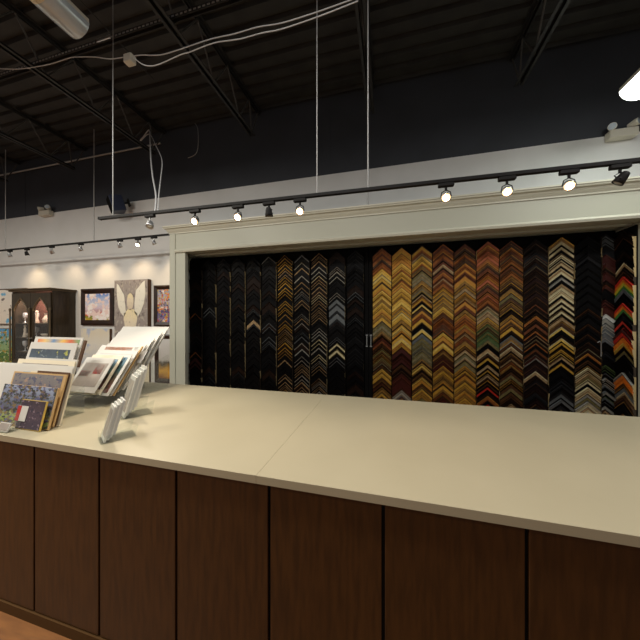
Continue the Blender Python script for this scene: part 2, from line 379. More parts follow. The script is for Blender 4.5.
LIP_HILITE = {'gold': 'bright_gold', 'orange_gold': 'gold', 'bright_gold': 'cream', 'antique_gold': 'gold', 'copper': 'orange_gold', 'red_brown': 'copper', 'dark_brown': 'brown', 'brown': 'antique_gold', 'olive': 'pewter', 'pewter': 'tan', 'salmon': 'copper', 'plum': 'pewter', 'slate': 'silver', 'tan': 'cream', 'dark_red': 'red_brown'}  # paler finish per face, a highlight painted on the lip and thin lines
DRK_SHADE = {'gold': 'brown', 'orange_gold': 'red_brown', 'bright_gold': 'antique_gold', 'antique_gold': 'brown', 'copper': 'red_brown', 'red_brown': 'dark_brown', 'brown': 'dark_brown', 'olive': 'dark_brown', 'pewter': 'olive', 'salmon': 'red_brown', 'tan': 'brown', 'silver': 'slate', 'cream': 'tan', 'dark_brown': 'black'}  # darker finish per face, for moulding lines and the painted shadow gap
def fine(style):
    """moulding profile: thin lip painted as highlight, face, thin line, second face, sight edge darkened as shadow gap -> (bands, finishes)"""
    t = random.uniform(.022, .044); a = style[0]; b = style[1] if len(style) > 1 else a; c = style[2] if len(style) > 2 else b
    plain = a in ('black', 'charcoal', 'red', 'white', 'dark_red') and len(style) == 1
    if len(style) == 4: return [(.25, t, 0), (.25, t * .9, 1), (.25, t * .8, 2), (.25, t * .65, 3)], list(style)
    if plain: return [(.12, t, 0), (.76, t * .75, 0), (.12, t * .9, 0)], [a]
    pats = [[(.10, 1, LIP_HILITE.get(a, a)), (.26, .86, a), (.07, .80, DRK_SHADE.get(b, b)), (.34, .72, b), (.08, .78, LIP_HILITE.get(c, c)), (.15, .55, DRK_SHADE.get(c, c))],
            [(.30, 1, a), (.08, .9, DRK_SHADE.get(a, a)), (.12, .94, LIP_HILITE.get(b, b)), (.28, .74, b), (.08, .7, DRK_SHADE.get(a, a)), (.14, .6, c)],
            [(.14, 1, DRK_SHADE.get(a, a)), (.36, .9, a), (.08, .84, LIP_HILITE.get(b, b)), (.28, .7, b), (.14, .6, DRK_SHADE.get(c, c))],
            [(.18, 1, a), (.14, .85, b), (.10, .9, a), (.32, .7, c), (.10, .75, LIP_HILITE.get(a, a)), (.16, .55, DRK_SHADE.get(b, b))]]
    p = random.choice(pats); names = list(dict.fromkeys(x[2] for x in p))
    return [(f, t * d, names.index(n)) for f, d, n in p], names
WORD = {'antique_gold': 'antique gold', 'bright_gold': 'bright gold', 'orange_gold': 'orange gold', 'red_brown': 'red-brown', 'dark_red': 'dark red', 'dark_brown': 'dark brown', 'leaf_green': 'green'}
ORD = ['topmost', 'second from top', 'third from top', 'fourth from top', 'fifth from top', 'sixth from top', 'seventh from top', 'eighth from top', 'ninth from top', 'tenth from top', 'eleventh from top', 'twelfth from top', 'thirteenth from top', 'fourteenth from top', 'fifteenth from top', 'sixteenth from top', 'seventeenth from top', 'eighteenth from top', 'nineteenth from top', 'twentieth from top', 'twenty-first from top', 'twenty-second from top', 'twenty-third from top', 'twenty-fourth from top', 'twenty-fifth from top', 'twenty-sixth from top', 'twenty-seventh from top', 'twenty-eighth from top', 'twenty-ninth from top', 'thirtieth from top', 'thirty-first from top', 'thirty-second from top']
G, BG, OG, AG, OL, PW, CP, RB, SA, DR, BR, DB, PL, BK, CH, SLT, SV, CR, TN, GN, RD, OR, YE, LG, WH = 'gold bright_gold orange_gold antique_gold olive pewter copper red_brown salmon dark_red brown dark_brown plum black charcoal slate silver cream tan green red orange yellow leaf_green white'.split()
def mixcol(zones, total=2.2, n=25):
    """zones: (upto fraction, [styles]) -> list of (style, height)"""
    res = []; hs = [random.choice([.055, .07, .085, .1, .12, .135]) for _ in range(n)]; k = total / sum(hs); f = 0
    last = None
    for h in hs:
        z = next(zz for zz in zones if f <= zz[0]); c = [s for s in z[1] if s != last] or z[1]; s = random.choice(c); last = s
        res.append((s, h * k)); f += h * k / total
    return res
COLS = [
 ('in the first gold column', mixcol([(.1, [(RB, CP), (CP, BR)]), (.45, [(G, BG), (BG, G, AG), (G, OG), (OG, BG, G), (AG, G)]), (.52, [(OL, PW), (PW, AG)]), (.62, [(DR, RB), (BR, DB)]), (.75, [(AG, BR), (BR, G, AG), (OL, BR)]), (1.1, [(DB, AG), (AG, BR), (DR, BR), (G, BR)])])),
 ('in the second gold column', mixcol([(.1, [(OG, G), (OG,)]), (.3, [(OG, G), (CP, G), (G, AG), (AG, OL)]), (.62, [(G, BG), (BG, OG, AG), (OG, G, BR), (G, AG)]), (.85, [(DB, DR), (DR,), (BR, DB)]), (1.1, [(DB,), (BR, SV), (DR, TN)])])),
 ('in the third gold column', mixcol([(.1, [(G, CP), (TN, G)]), (.28, [(PW, AG), (OL, PW), (AG, PW)]), (.5, [(BR, OG), (BK, BG, BR), (DB, TN), (RB, G)]), (.68, [(OL, PW), (PW, OL, AG), (SLT, OL)]), (.8, [(DB, BR), (BR, BG)]), (1.1, [(G, AG), (AG, OL), (OG, BR)])])),
 ('in the fourth gold column', mixcol([(.22, [(RB, CP), (CP, RB, BR), (RB, TN)]), (.38, [(AG, G), (TN, G)]), (.48, [(CP, RB), (RB, BR)]), (.62, [(G, OG), (BG, G), (OG, AG)]), (.72, [(BR, DR), (DR, AG)]), (.85, [(G, AG), (AG, OG, BR)]), (1.1, [(DR, RB), (RB, BR), (DR,)])])),
 ('in the fifth gold column', mixcol([(.15, [(RB, BR), (BR, CP)]), (.35, [(OG, AG), (CP, BG, BR), (AG, TN), (OG, RB)]), (.5, [(AG, CP), (RB, CP)]), (.62, [(BR, TN), (RB, AG)]), (.72, [(PW, TN), (OL, PW)]), (1.1, [(G, OG), (OG, AG), (G, AG)])])),
 ('in the red-topped column', mixcol([(.12, [(SA, CP), (SA,)]), (.32, [(RB, CP), (BR, RB), (CP, SA)]), (.46, [(TN, AG), (PW, TN), (BR, TN)]), (.56, [(GN, OL), (BR, GN)]), (.8, [(DB, G, BK), (BK, TN)]), (.92, [(BK, RD, DB), (DB, CP)]), (1.1, [(BK, CH), (BK, SV)])])),
 ('in the brown and gold column', mixcol([(.2, [(BR, CP), (RB, BR, CP)]), (.4, [(AG, BR), (DB, AG), (OL, BR)]), (.55, [(OG, BR, AG), (G, DB), (SLT, AG)]), (.7, [(BR, TN), (BR, RB), (DB, BR)]), (.85, [(AG, DB), (BR, OL)]), (1.1, [(DB, TN), (BK, G, DB), (BR, DB)])])),
 ('in the dark plum column', mixcol([(.35, [(DB,), (PL, DB), (DB, CH)]), (.6, [(DB, RB, DB), (PL, TN, DB), (DB, CP, BK)]), (1.1, [(DB, PL), (PL, TN, DB), (BK, PL), (DR, SV, DB), (DB, CH)])])),
 ('in the black and cream striped column', None),
 ('in the black column fading to cream', None),
 ('in the narrow grey corner column', None),
 ('in the rainbow column on the side wall', None)]
def seq(lst, total=2.2, n=25):
    hs = [a[1] for a in lst]; k = total / sum(hs); return [(s, h * k) for s, h in lst]
COLS[8] = (COLS[8][0], seq([((AG, CR, BK), .12), ((CR, BK), .1), ((CR, BK, BK), .09), ((TN, CR, BK), .1), ((CR, BK), .09), ((SV, BK), .08), ((TN, CR), .1), ((CR, BK, BK), .08), ((CR, DB), .08), ((CR, BK), .08), ((CR, BK), .08), ((TN, BR), .11), ((BG, BK), .1), ((DB, BG, BK), .1), ((G, BK), .08), ((G, DB), .08), ((TN, BK), .08), ((G, BK), .08), ((BK,), .1), ((BK, CH), .1), ((CH, BK), .08), ((CH, SLT, BK), .1), ((SLT, BK), .08), ((CH, OL), .1), ((BK, SV), .09)]))
COLS[9] = (COLS[9][0], seq([((BK,), .13), ((BK,), .1), ((BK, CH, BK), .1), ((BK,), .11), ((BK,), .09), ((BK,), .12), ((BK,), .1), ((BK,), .12), ((BK,), .1), ((DB, BK), .1), ((BK,), .1), ((DB, BK), .1), ((BK, DB), .09), ((BK, DB), .1), ((DB, PL), .1), ((CP, BK), .09), ((BR, BK), .1), ((CR, BR), .08), ((TN, OL), .1), ((CR, BK), .08), ((CR, TN), .1), ((SV, OL), .09), ((SV, CR), .09), ((CR, WH), .1), ((SV, TN), .1)]))
COLS[10] = (COLS[10][0], seq([((CH, SLT), .14), ((CH,), .12), ((DR,), .12), ((DR, DB), .11), ((DR,), .1), ((DB, DR), .1), ((BK,), .12), ((BK, DR), .1), ((DR,), .1), ((WH, SV), .13), ((SV, SLT), .12), ((SLT, SLT), .1), ((BK,), .1), ((BK, CH), .09), ((BK,), .1), ((GN, BK), .09), ((BK, SLT, BK), .08), ((SV, BK, BK), .08), ((SLT, BK), .08), ((SV, BK, GN), .08), ((SLT, BK), .08), ((BK, SV), .08), ((TN, BK), .08), ((SLT, BK), .1)]))
COLS[11] = (COLS[11][0], seq([((DB,), .14), ((BK,), .12), ((DB, BK), .12), ((BK, TN, BK), .12), ((DB,), .1), ((RD, OR, YE, LG), .16), ((SLT, BK), .1), ((BK,), .08), ((RD, OR, LG, DB), .15), ((BK,), .08), ((RD, BK), .11), ((DR, RD), .11), ((OR, G), .12), ((BK, OL), .1), ((BK,), .12), ((BK,), .1), ((SLT, OR), .1), ((OR, BR), .1), ((SLT, TN), .1), ((BR, PL), .1), ((BK,), .12), ((AG, BK), .1), ((BK,), .1)]))

RW = (2.365 + .25) / 10
for ci, (cname, items) in enumerate(COLS):
    face = 'F'; peak = .5
    if ci < 10: cx = -.25 + RW * (ci + .5); w = RW - .012
    elif ci == 10: w = .135; peak = .22; cx = 2.37 + w * peak
    else: face = 'S'; cx = 3.755; w = .255
    z = H + 1.0 - random.uniform(0, .015)
    if ci == 10: z += .0
    for k, (style, hv) in enumerate(items):
        bnds, names = fine(style); mb = MB(); ne = len(names)
        chevron(mb, cx, z, w, hv * .985, bnds, peak, face, ends=(ne, ne), thick=.03)
        em = 'raw_wood' if (ci in (8, 11) or random.random() < .25) and k % 5 != 4 else 'raw_dark'
        o = build('frame_sample', mb, [FIN[s] for s in names] + [M[em]])
        cn = ' and '.join(dict.fromkeys(WORD.get(s, s) for s in list(dict.fromkeys(style))[:2]))
        lb = '%s frame sample, %s %s' % (cn, ORD[k], cname)
        if len(lb.split()) > 16: lb = lb.replace(cn, cn.split(' and ')[0])
        tag(o, lb, 'frame sample', 'chevron frame samples in the right half of the alcove')
        z -= hv

# dark samples of the left half (too many to count one by one)
NM = [BK, CH, DB, SLT, SV, G, TN, PL, CR, DR, CP, AG, OL]; ID = {n_: i for i, n_ in enumerate(NM)}
mb = MB(); LW = (-.355 + 3.29) / 11
dens = [.3, .15, .15, .2, .25, .4, .9, .9, .95, .8, .3]
acc = {0: [CP, CH, DB], 1: [CH, SLT], 2: [CH], 3: [CH], 4: [CH, SLT], 5: [CH, SLT], 6: [G, TN, AG, G], 7: [SLT, SV, TN, SV], 8: [TN, SV, CR, TN], 9: [SLT, CH, SV], 10: [CH, SLT]}
for c in range(11):
    cx = -3.29 + LW * (c + .5); z = H + .99
    k = 0
    while z > .42:
        hv = random.choice([.055, .07, .085, .1, .12])
        zf = (H + .955 - z) / 2.4
        base = random.choice([BK, BK, BK, BK, BK, DB]); st_ = [base]
        if random.random() < dens[c]: st_ = [base, random.choice(acc[c]), random.choice([BK, base])]
        if c == 9 and .52 < zf < .62: st_ = [CR, OL, BK]
        if c == 4 and .36 < zf < .41: st_ = [TN, CH]
        if c == 0 and .63 < zf < .70: st_ = [DR, BK]
        if c == 9 and .25 < zf < .4: st_ = [SLT, CH]
        if c == 9 and zf > .64: st_ = [BK]
        t0 = random.uniform(.024, .052)
        if len(st_) == 3: bnd = random.choice([[(.16, t0, 0), (.16, t0 * 1.05, 1), (.68, t0 * .7, 2)], [(.12, t0, 1), (.48, t0 * .8, 0), (.1, t0 * .85, 1), (.3, t0 * .6, 2)], [(.1, t0, 1), (.3, t0 * .8, 0), (.1, t0 * .85, 1), (.5, t0 * .6, 2)]])
        elif len(st_) == 2: bnd = [(.6, t0, 0), (.4, t0 * .8, 1)]
        else: bnd = [(.2, t0, 0), (.8, t0 * .75, 0)]
        e = len(NM) + (0 if random.random() < (.7 if c in (1, 2, 3, 4, 5, 7, 8) else .3) else 1)
        chevron(mb, cx, z, LW - .036, hv * .985, [(a, b, ID[st_[i]]) for a, b, i in bnd], ends=(len(NM) + 1, e))
        z -= hv
o = build('dark_frame_samples', mb, [FIN[s] for s in NM] + ['raw_wood', 'raw_dark'])
tag(o, 'columns of mostly black chevron frame samples filling the left half of the alcove', 'frame samples', kind='stuff')

# ------------------------------------------------------------------ counter
CT = 1.07; CF, CB = 1.08, 2.41; CX0, CX1 = -4.04, 3.96
top = thing('countertop', 'long cream laminate countertop crossing the whole picture', 'countertop', (0, 1.7, CT - .04))
for a, b in ((CX0, -.5703), (-.5697, CX1)):
    build('top_slab', MB().box((a, CF, CT - .036), (b, CB, CT), 0, .0008), 'laminate_cream', top)
base = thing('counter_base', 'dark espresso wood counter front made of tall flat panels', 'counter', (0, 1.7, 0))
build('carcass', B((CX0 + .02, 1.125, .06), (CX1 - .02, 2.3, CT - .036)), 'gap_black', base)
x = -1.995 - .4915 * 4
while x < CX1 - .1:
    build('panel', MB().box((x + .0065, 1.105, .068), (min(x + .4915, CX1) - .0065, 1.124, CT - .038), 0, .002), 'espresso_wood', base); x += .4915
build('base_strip', B((CX0 + .02, 1.098, 0), (CX1 - .02, 2.25, .06)), 'base_brown', base)  # low brown strip along the foot of the panels

# ------------------------------------------------------------------ track lights
def track_head(kind, label, loc, aim, group):
    """adapter on the track, stem and gimbal head; aim = unit direction of the beam"""
    t = thing('track_light', label, 'track light', loc, group=group)
    x, y, z = loc
    build('adapter', MB().box((x - .055, y - .017, z - .05), (x + .055, y + .017, z - .022), 0, .004), 'track_black', t)
    a = Vector(aim).normalized(); c = Vector((x, y, z - .125))
    build('stem', MB().tube([(x, y, z - .05), (x, y, z - .075)], .009, 8), 'track_black' if kind != 'silver' else 'steel', t)
    q = a.to_track_quat('Z', 'Y').to_matrix()
    def L(p): return tuple(q @ Vector(p) + c)
    yk = MB(); yk.tube([L((-.036, 0, 0)), (c.x - .030, c.y, c.z + .035), (x, y, z - .075), (c.x + .030, c.y, c.z + .035), L((.036, 0, 0))], .004, 6)
    build('yoke', yk, 'track_black' if kind != 'silver' else 'steel', t)
    hd = MB(); n = 16; pr = [(.012, -.055), (.02, -.05), (.026, -.03), (.031, 0), (.034, .022), (.031, .022), (.022, 0), (.010, -.02)]
    hd.add([L((r * math.cos(2 * math.pi * k / n), r * math.sin(2 * math.pi * k / n), zz)) for r, zz in pr for k in range(n)], [(i * n + k, i * n + (k + 1) % n, (i + 1) * n + (k + 1) % n, (i + 1) * n + k) for i in range(len(pr) - 1) for k in range(n)], 0, True)
    hd.add([L((.012 * math.cos(2 * math.pi * k / n), .012 * math.sin(2 * math.pi * k / n), -.055)) for k in range(n)], [tuple(range(n))], 0)
    h = build('lamp_head', hd, 'steel' if kind in ('silver', 'lit') else 'track_black', t)
    bb = MB(); pr = [(.0301, .014), (.027, .018), (.022, .021), (.012, .024), (.0005, .025)]
    bb.add([L((r * math.cos(2 * math.pi * k / n), r * math.sin(2 * math.pi * k / n), zz)) for r, zz in pr for k in range(n)], [(i * n + k, i * n + (k + 1) % n, (i + 1) * n + (k + 1) % n, (i + 1) * n + k) for i in range(len(pr) - 1) for k in range(n)], 0, True)
    b_ = build('bulb', bb, ['bulb_off'] if kind != 'lit' else ['bulb_glow', 'bulb_lit'], h)
    if kind == 'lit':
        for p_ in b_.data.polygons:
            if p_.index >= 2 * n: p_.material_index = 1
    return c + a * .04
def ux(u, Y):  # wall-parallel position seen in pixel column u at distance Y
    r = (u - 320) / F; return Y * (r * math.cos(TH) - math.sin(TH)) / (r * math.sin(TH) + math.cos(TH))
ZTR = H + 1.045; YT = 2.2
tr = thing('light_track', 'long black light track hanging above the counter', 'light track', (0, YT, ZTR))
def ty(x): return YT + .0245 * (x - .2)
def tpos(u):
    y = YT
    for _ in range(6): x = ux(u, y); y = ty(x)
    return x, y
xa, ya_ = tpos(100)
build('rail', MB().prism([(xa, ya_ - .017), (CX1, ty(CX1) - .017), (CX1, ty(CX1) + .017), (xa, ya_ + .017)], ZTR - .02, ZTR + .004, 'Z'), 'track_black', tr)
for u in (113, 317, 368): 
    xx, yy = tpos(u); build('suspension_rod', MB().tube([(xx, yy, ZTR + .003), (xx, yy, ZT - (.1 if u == 113 else .0))], .0048, 8), 'rod_grey', tr)
build('end_cap', B((xa - .006, ya_ - .019, ZTR - .022), (xa, ya_ + .019, ZTR + .006)), 'track_black', tr)
heads = [(150, 'silver', (.15, -.4, -.9), 'silver unlit spotlight near the left end of the long track'),
 (195, 'lit', (.15, -.75, -.55), 'leftmost glowing spotlight on the long track'),
 (238, 'lit', (.15, -.75, -.55), 'second glowing spotlight from the left on the long track'),
 (269, 'off', (0, .2, -1), 'dark unlit spotlight hanging straight down between two glowing ones'),
 (300, 'lit', (.1, -.75, -.6), 'glowing spotlight nearest the track rod, with the biggest star of light'),
 (446, 'lit', (-.1, -.7, -.6), 'glowing spotlight above the fourth gold sample column'),
 (507, 'lit', (-.15, -.7, -.6), 'glowing spotlight above the brown and gold sample column'),
 (569, 'lit', (-.2, -.7, -.6), 'rightmost glowing spotlight, above the cream striped samples'),
 (620, 'off', (-.5, .3, -.8), 'black unlit gimbal spotlight at the right end of the track')]
for u, kind, aim, lab in heads:
    p = track_head(kind, lab, tpos(u) + (ZTR,), aim, 'spotlights on the long track')
    if kind == 'lit':
        spot('track_spot', p, p + Vector(aim), (13 if u < 310 else 8), WARM, 120, .9, .035)
    elif kind == 'silver':
        spot('track_spot', p, (-1.75, 1.35, CT), 76, (1, .88, .70), 100, 1, .03)
YT2 = 3.6; ZT2 = H + 1.375
tr2 = thing('light_track', 'black light track in front of the picture wall at left', 'light track', (-6, YT2, ZT2))
build('rail', B((-10.2, YT2 - .017, ZT2 - .02), (AX0 - .005, YT2 + .017, ZT2 + .004)), 'track_black', tr2)
for u in (5.5, 94):
    xx = ux(u, YT2); build('suspension_rod', MB().tube([(xx, YT2, ZT2 + .003), (xx, YT2, ZT)], .007, 8), 'rod_grey', tr2)
heads2 = [(10, 'lit', (-.1, .4, -.9), 'silver spotlight at the left picture edge above the carved cabinet', 14), (27, 'off', (.1, .3, -1), 'small black spotlight above the carved cabinet cornice', 0),
 (52, 'silver', (-.5, .6, -.7), 'silver spotlight turned left, above the carved cabinet side', 11), (81, 'silver', (0, .5, -.8), 'upright silver spotlight above the sky painting', 15),
 (120, 'silver', (0, .5, -.8), 'small silver spotlight above the angel canvas', 13), (138, 'lit', (.25, -.7, -.6), 'brightly glowing spotlight on the picture wall track', 14),
 (154, 'silver', (.2, .5, -.8), 'silver spotlight at the right end above the flower painting', 15)]
for u, kind, aim, lab, pw in heads2:
    p = track_head(kind, lab, (ux(u, YT2), YT2, ZT2), aim, 'spotlights on the picture wall track')
    if kind == 'lit' and aim[1] < 0: spot('track_spot', p, p + Vector(aim), 22, WARM, 110, .8)
    elif kind != 'off': spot('track_spot', p, p + Vector((aim[0] * .4, .50, -.8)), pw * .85, (1, .72, .42), 100, .9)
for xx in (-8.9, -9.7):
    spot('track_spot', (xx, YT2, ZT2 - .15), (xx, 4.05, 2.2), 10, (1, .72, .42), 100, .9)

# ------------------------------------------------------------------ ceiling fixtures
def wrap_fixture(label, x, y0, y1, z, w, lit):
    t = thing('fluorescent_fixture', label, 'ceiling light', (x, y1, z))
    n = 10; pts = [(x + w / 2 * math.cos(math.pi * k / n), z - w * .42 * math.sin(math.pi * k / n)) for k in range(n + 1)]
    pan = MB().box((x - w / 2, y0, z), (x + w / 2, y1, z + .04), 0, .004)
    build('housing', pan, 'white_plastic', t)
    m = MB(); vs = [(a, yy, b) for yy in (y0 + .02, y1 - .02) for a, b in pts]; k = n + 1
    m.add(vs, [(i, i + 1, k + i + 1, k + i) for i in range(n)], 0, True)
    build('lens', m, 'tube_lit' if lit else 'reflector', t)
    if not lit:
        pw = [(a + (a - x) * .03, z + (b - z) * 1.03) for a, b in pts]; m = MB(); m.add([(a, yy, b) for yy in (y1 - .28, y1 - .02) for a, b in pw], [(i, i + 1, k + i + 1, k + i) for i in range(n)], 0, True)
        build('clear_end_lens', m, 'lens', t)
    for yy in (y0, y1 - .022):
        build('end_plate', MB().prism(pts, yy, yy + .022, 'Y'), 'tube_lit' if lit else 'lens', t)
    for yy in (y0 + .15, y1 - .15): build('hanger', MB().tube([(x, yy, z + .04), (x, yy, ZC)], .004, 6), 'rod_grey', t)
wrap_fixture('unlit tubular ceiling fixture with pale lens at top left', -2.68, .55, 1.80, H + 2.60, .24, False)
wrap_fixture('glowing white ceiling fixture at the right picture edge', 2.36, 2.2, 3.42, H + 2.30, .26, True)
area('fixture_light', (2.36, 2.8, H + 2.15), .25, 1.1, 14, (.93, 1, .92))

# emergency lights on the ledge of the grey wall
def emergency(label, x, z, w):
    t = thing('emergency_light', label, 'emergency light', (x, YW, z), group='emergency lights on the back wall')
    build('housing', MB().box((x - w / 2, YW - .10, z), (x + w / 2, YW - .002, z + w * .36), 0, .008), 'white_plastic', t)
    for s in (-1, 1):
        c = Vector((x + s * w * .36, YW - .07, z + w * .52)); d = Vector((s * .5, -.7, .1 if s > 0 else -.25)).normalized()
        h = build('lamp_head', MB().tube([c - d * w * .16, c + d * w * .08, c + d * w * .17], [w * .10, w * .15, w * .15], 14), 'white_plastic', t)
        build('lamp_lens', MB().tube([c + d * w * .172, c + d * w * .185], w * .13, 14), 'lens', h)
emergency('white twin-headed emergency light at the upper right', ux(618, YW) , H + 2.14, .27)
emergency('white twin-headed emergency light above the carved cabinet', ux(49, YW), H + 2.14, .29)

# dark box on the wall behind the rod
t = thing('wall_speaker', 'dark navy tilted speaker box behind the left hanging rod', 'speaker', (ux(114, 3.75), 3.85, H + 1.95), (R(18), 0, R(-32)))
build('cabinet', B((-.13, -.1, 0), (.13, .1, .27), .01), 'navy_box', t, local=True)
build('grille', B((-.115, -.108, .015), (.115, -.101, .255)), 'board_black', t, local=True)
build('bracket', MB().tube([(0, .1, .15), (.03, .2, .15)], .015, 8).box((-.02, .18, .09), (.08, .2, .21)), 'track_black', t, local=True)

# wires
def at(u, v, Z):   # point on the horizontal plane Z seen at (u, v)
    r = (u - 320) / F; t = (Z - H) / ((320 - v) / F); c, s = math.cos(TH), math.sin(TH)
    return Vector((t * (r * c - s), t * (r * s + c), Z))
def aty(u, v, Y):
    r = (u - 320) / F; c, s = math.cos(TH), math.sin(TH); t = Y / (r * s + c)
    return Vector((t * (r * c - s), Y, H + t * (320 - v) / F))
def smooth_pts(p, k=4):
    out = []
    for i in range(len(p) - 1):
        p0, p1, p2, p3 = p[max(i - 1, 0)], p[i], p[i + 1], p[min(i + 2, len(p) - 1)]
        for j in range(k):
            t = j / k; out.append(.5 * ((2 * p1) + (p2 - p0) * t + (2 * p0 - 5 * p1 + 4 * p2 - p3) * t * t + (3 * p1 - p0 - 3 * p2 + p3) * t ** 3))
    return out + [p[-1]]
def wire(name, label, pts, r=.006, m='wire_white', cat='cable'):
    if name == 'ceiling_cable': r = .0045
    return tag(build(name, MB().tube(smooth_pts(pts), r, 6), m), label, cat)
wire('ceiling_cable', 'upper of the two pale cables swagged across the black ceiling', [aty(u, v, 2.05) for u, v in ((134, 56), (142, 55), (160, 55), (178, 50), (187, 47), (211, 39), (234, 34), (258, 27), (282, 23), (320, 11), (356, -2))])
wire('ceiling_cable', 'lower of the two pale cables swagged across the black ceiling', [aty(u, v, 2.03) for u, v in ((134, 58), (142, 64), (150, 66), (160, 64), (180, 55), (190, 52), (214, 43), (240, 39), (262, 33), (282, 29), (320, 16), (358, 1))])
wire('ceiling_cable', 'pale cable running left from the junction box under the joists', [aty(u, v, 2.1) for u, v in ((-30, 66), (8, 69), (28, 68), (50, 64), (66, 59), (75, 57), (95, 57), (110, 59), (125, 57))])
t = thing('junction_box', 'small pale junction box where the ceiling cables meet', 'junction box', tuple(aty(130, 60, 2.08)))
p = aty(130, 60, 2.08); build('box', MB().box((p.x - .045, p.y - .03, p.z - .04), (p.x + .045, p.y + .03, p.z + .04), 0, .005), 'white_plastic', t)
build('cover_plate', B((p.x - .04, p.y - .034, p.z - .035), (p.x + .04, p.y - .03, p.z + .035)), 'white_plastic', t)
wire('drop_cable', 'pale cable pair dropping from the joist towards the speaker', [aty(u, v, y) for u, v, y in ((139, 142, 3.8), (144, 136, 3.7), (149, 130, 3.55), (150, 140, 3.3), (151, 160, 3.0), (153, 178, 2.7), (156, 196, 2.4), (155, 213, 2.2))], .009)
wire('drop_cable', 'curled second cable dropping beside the speaker', [aty(u, v, y) for u, v, y in ((140, 142, 3.8), (149, 134, 3.55), (156, 146, 3.3), (162, 160, 3.0), (161, 176, 2.7), (159, 194, 2.4), (158, 213, 2.2))], .006)
wire('wall_cable', 'thin faint cable curling on the black wall left of centre', [aty(u, v, 4.0) for u, v in ((175, 102), (182, 108), (194, 122), (198, 131), (197, 152), (188, 158))], .005, 'rod_grey')
wire('drop_cable', 'thin straight pole dropping from the ceiling to the alcove cornice', [Vector((ux(368, 3.52), 3.52, z)) for z in (H + 1.435, H + 2.0, H + 2.6, ZT + .05)], .012, 'rod_grey', 'pole')

# ------------------------------------------------------------------ pictures on the left wall
def picture(name, label, x0, x1, z0, z1, pm, frame='frame_dark', fw=.07, depth=.05, inner=None, kind='framed'):
    t = thing(name, label, 'painting', ((x0 + x1) / 2, YW, z0))
    if kind == 'framed':
        m = MB(); ya, yb = YW - depth, YW - .003
        O = [(x0, z0), (x1, z0), (x1, z1), (x0, z1)]; I = [(x0 + fw, z0 + fw), (x1 - fw, z0 + fw), (x1 - fw, z1 - fw), (x0 + fw, z1 - fw)]
        Md = [(x0 + fw * .3, z0 + fw * .3), (x1 - fw * .3, z0 + fw * .3), (x1 - fw * .3, z1 - fw * .3), (x0 + fw * .3, z1 - fw * .3)]
        rings = [[(a, yb, b) for a, b in O], [(a, ya + .01, b) for a, b in O], [(a, ya, b) for a, b in Md], [(a, ya + .022, b) for a, b in I], [(a, yb, b) for a, b in I]]
        vs = [p for r in rings for p in r]; fs = [(k * 4 + i, k * 4 + (i + 1) % 4, k * 4 + 4 + (i + 1) % 4, k * 4 + 4 + i) for k in range(4) for i in range(4)]
        m.add(vs, fs); build('frame', m, frame, t)
        build('canvas', B((x0 + fw, YW - .028, z0 + fw), (x1 - fw, YW - .01, z1 - fw)), pm, t)
    else:
        build('stretcher', B((x0, YW - depth, z0), (x1, YW - .003, z1)), 'canvas_side', t)
        build('canvas', B((x0 + .001, YW - depth - .003, z0), (x1 - .001, YW - depth, z1)), pm, t)
    return t
picture('landscape_painting', 'dark framed painting of a cloudy blue sky over a red field', -5.93, -5.11, H - .10, H + .61, 'sky_painting', fw=.10)
an = picture('angel_canvas', 'tall grey canvas with a white winged angel figure', -5.02, -4.25, H - .52, H + .74, 'angel_ground', depth=.08, kind='canvas')
ya = YW - .083
def Z(f): return H - .52 + 1.26 * f
def Xc(f): return -5.02 + .77 * f
for nm, poly, m_ in (('wing', [(.08, .95), (.13, .93), (.30, .78), (.34, .62), (.36, .52), (.30, .46), (.20, .52), (.12, .62), (.08, .78)], 'angel_white'),
                     ('wing', [(.92, .98), (.86, .96), (.66, .84), (.62, .66), (.62, .52), (.72, .46), (.82, .55), (.90, .66), (.94, .80)], 'angel_white'),
                     ('figure_body', [(.30, .50), (.42, .57), (.58, .57), (.70, .50), (.70, .42), (.63, .26), (.68, .02), (.30, .02), (.36, .26), (.29, .42)], 'angel_cream'),
                     ('figure_head', [(.49 + .10 * math.cos(a * math.pi / 8), .68 + .125 * math.sin(a * math.pi / 8)) for a in range(16)], 'angel_cream')):
    build(nm, MB().prism([(Xc(a), Z(b)) for a, b in poly], ya - .004, ya, 'Y'), m_, an)
picture('flower_painting', 'dark framed colourful flower painting beside the alcove post', -4.16, -3.46, H - .11, H + .625, 'flower_painting', fw=.075)
picture('pale_canvas', 'pale blue and cream canvas below the sky painting', -5.90, -5.18, H - .85, H - .17, 'pale_painting', depth=.05, kind='canvas')
picture('cream_canvas', 'cream canvas low on the wall behind the print rack', -5.02, -4.26, H - 1.3, H - .60, 'mat_cream', depth=.04, kind='canvas')
picture('sunset_painting', 'dark framed picture with a golden strip low beside the alcove', -4.14, -3.46, H - 1.13, H - .26, 'sunset_painting', fw=.08)
picture('abstract_painting', 'white abstract painting with blue splashes left of the cabinet', -8.7, -7.5, H - .10, H + .68, 'blue_splash_painting', frame='canvas_side', fw=.02)
picture('garden_painting', 'green and blue garden painting at the left picture edge', -8.7, -7.5, H - 1.0, H - .17, 'tree_painting', frame='mat_cream', fw=.02)
for (x0, x1, z) in ((-5.92, -5.80, H - .155), (-5.02, -4.93, H - .58), (-4.2, -4.165, H - .17)):
    pass

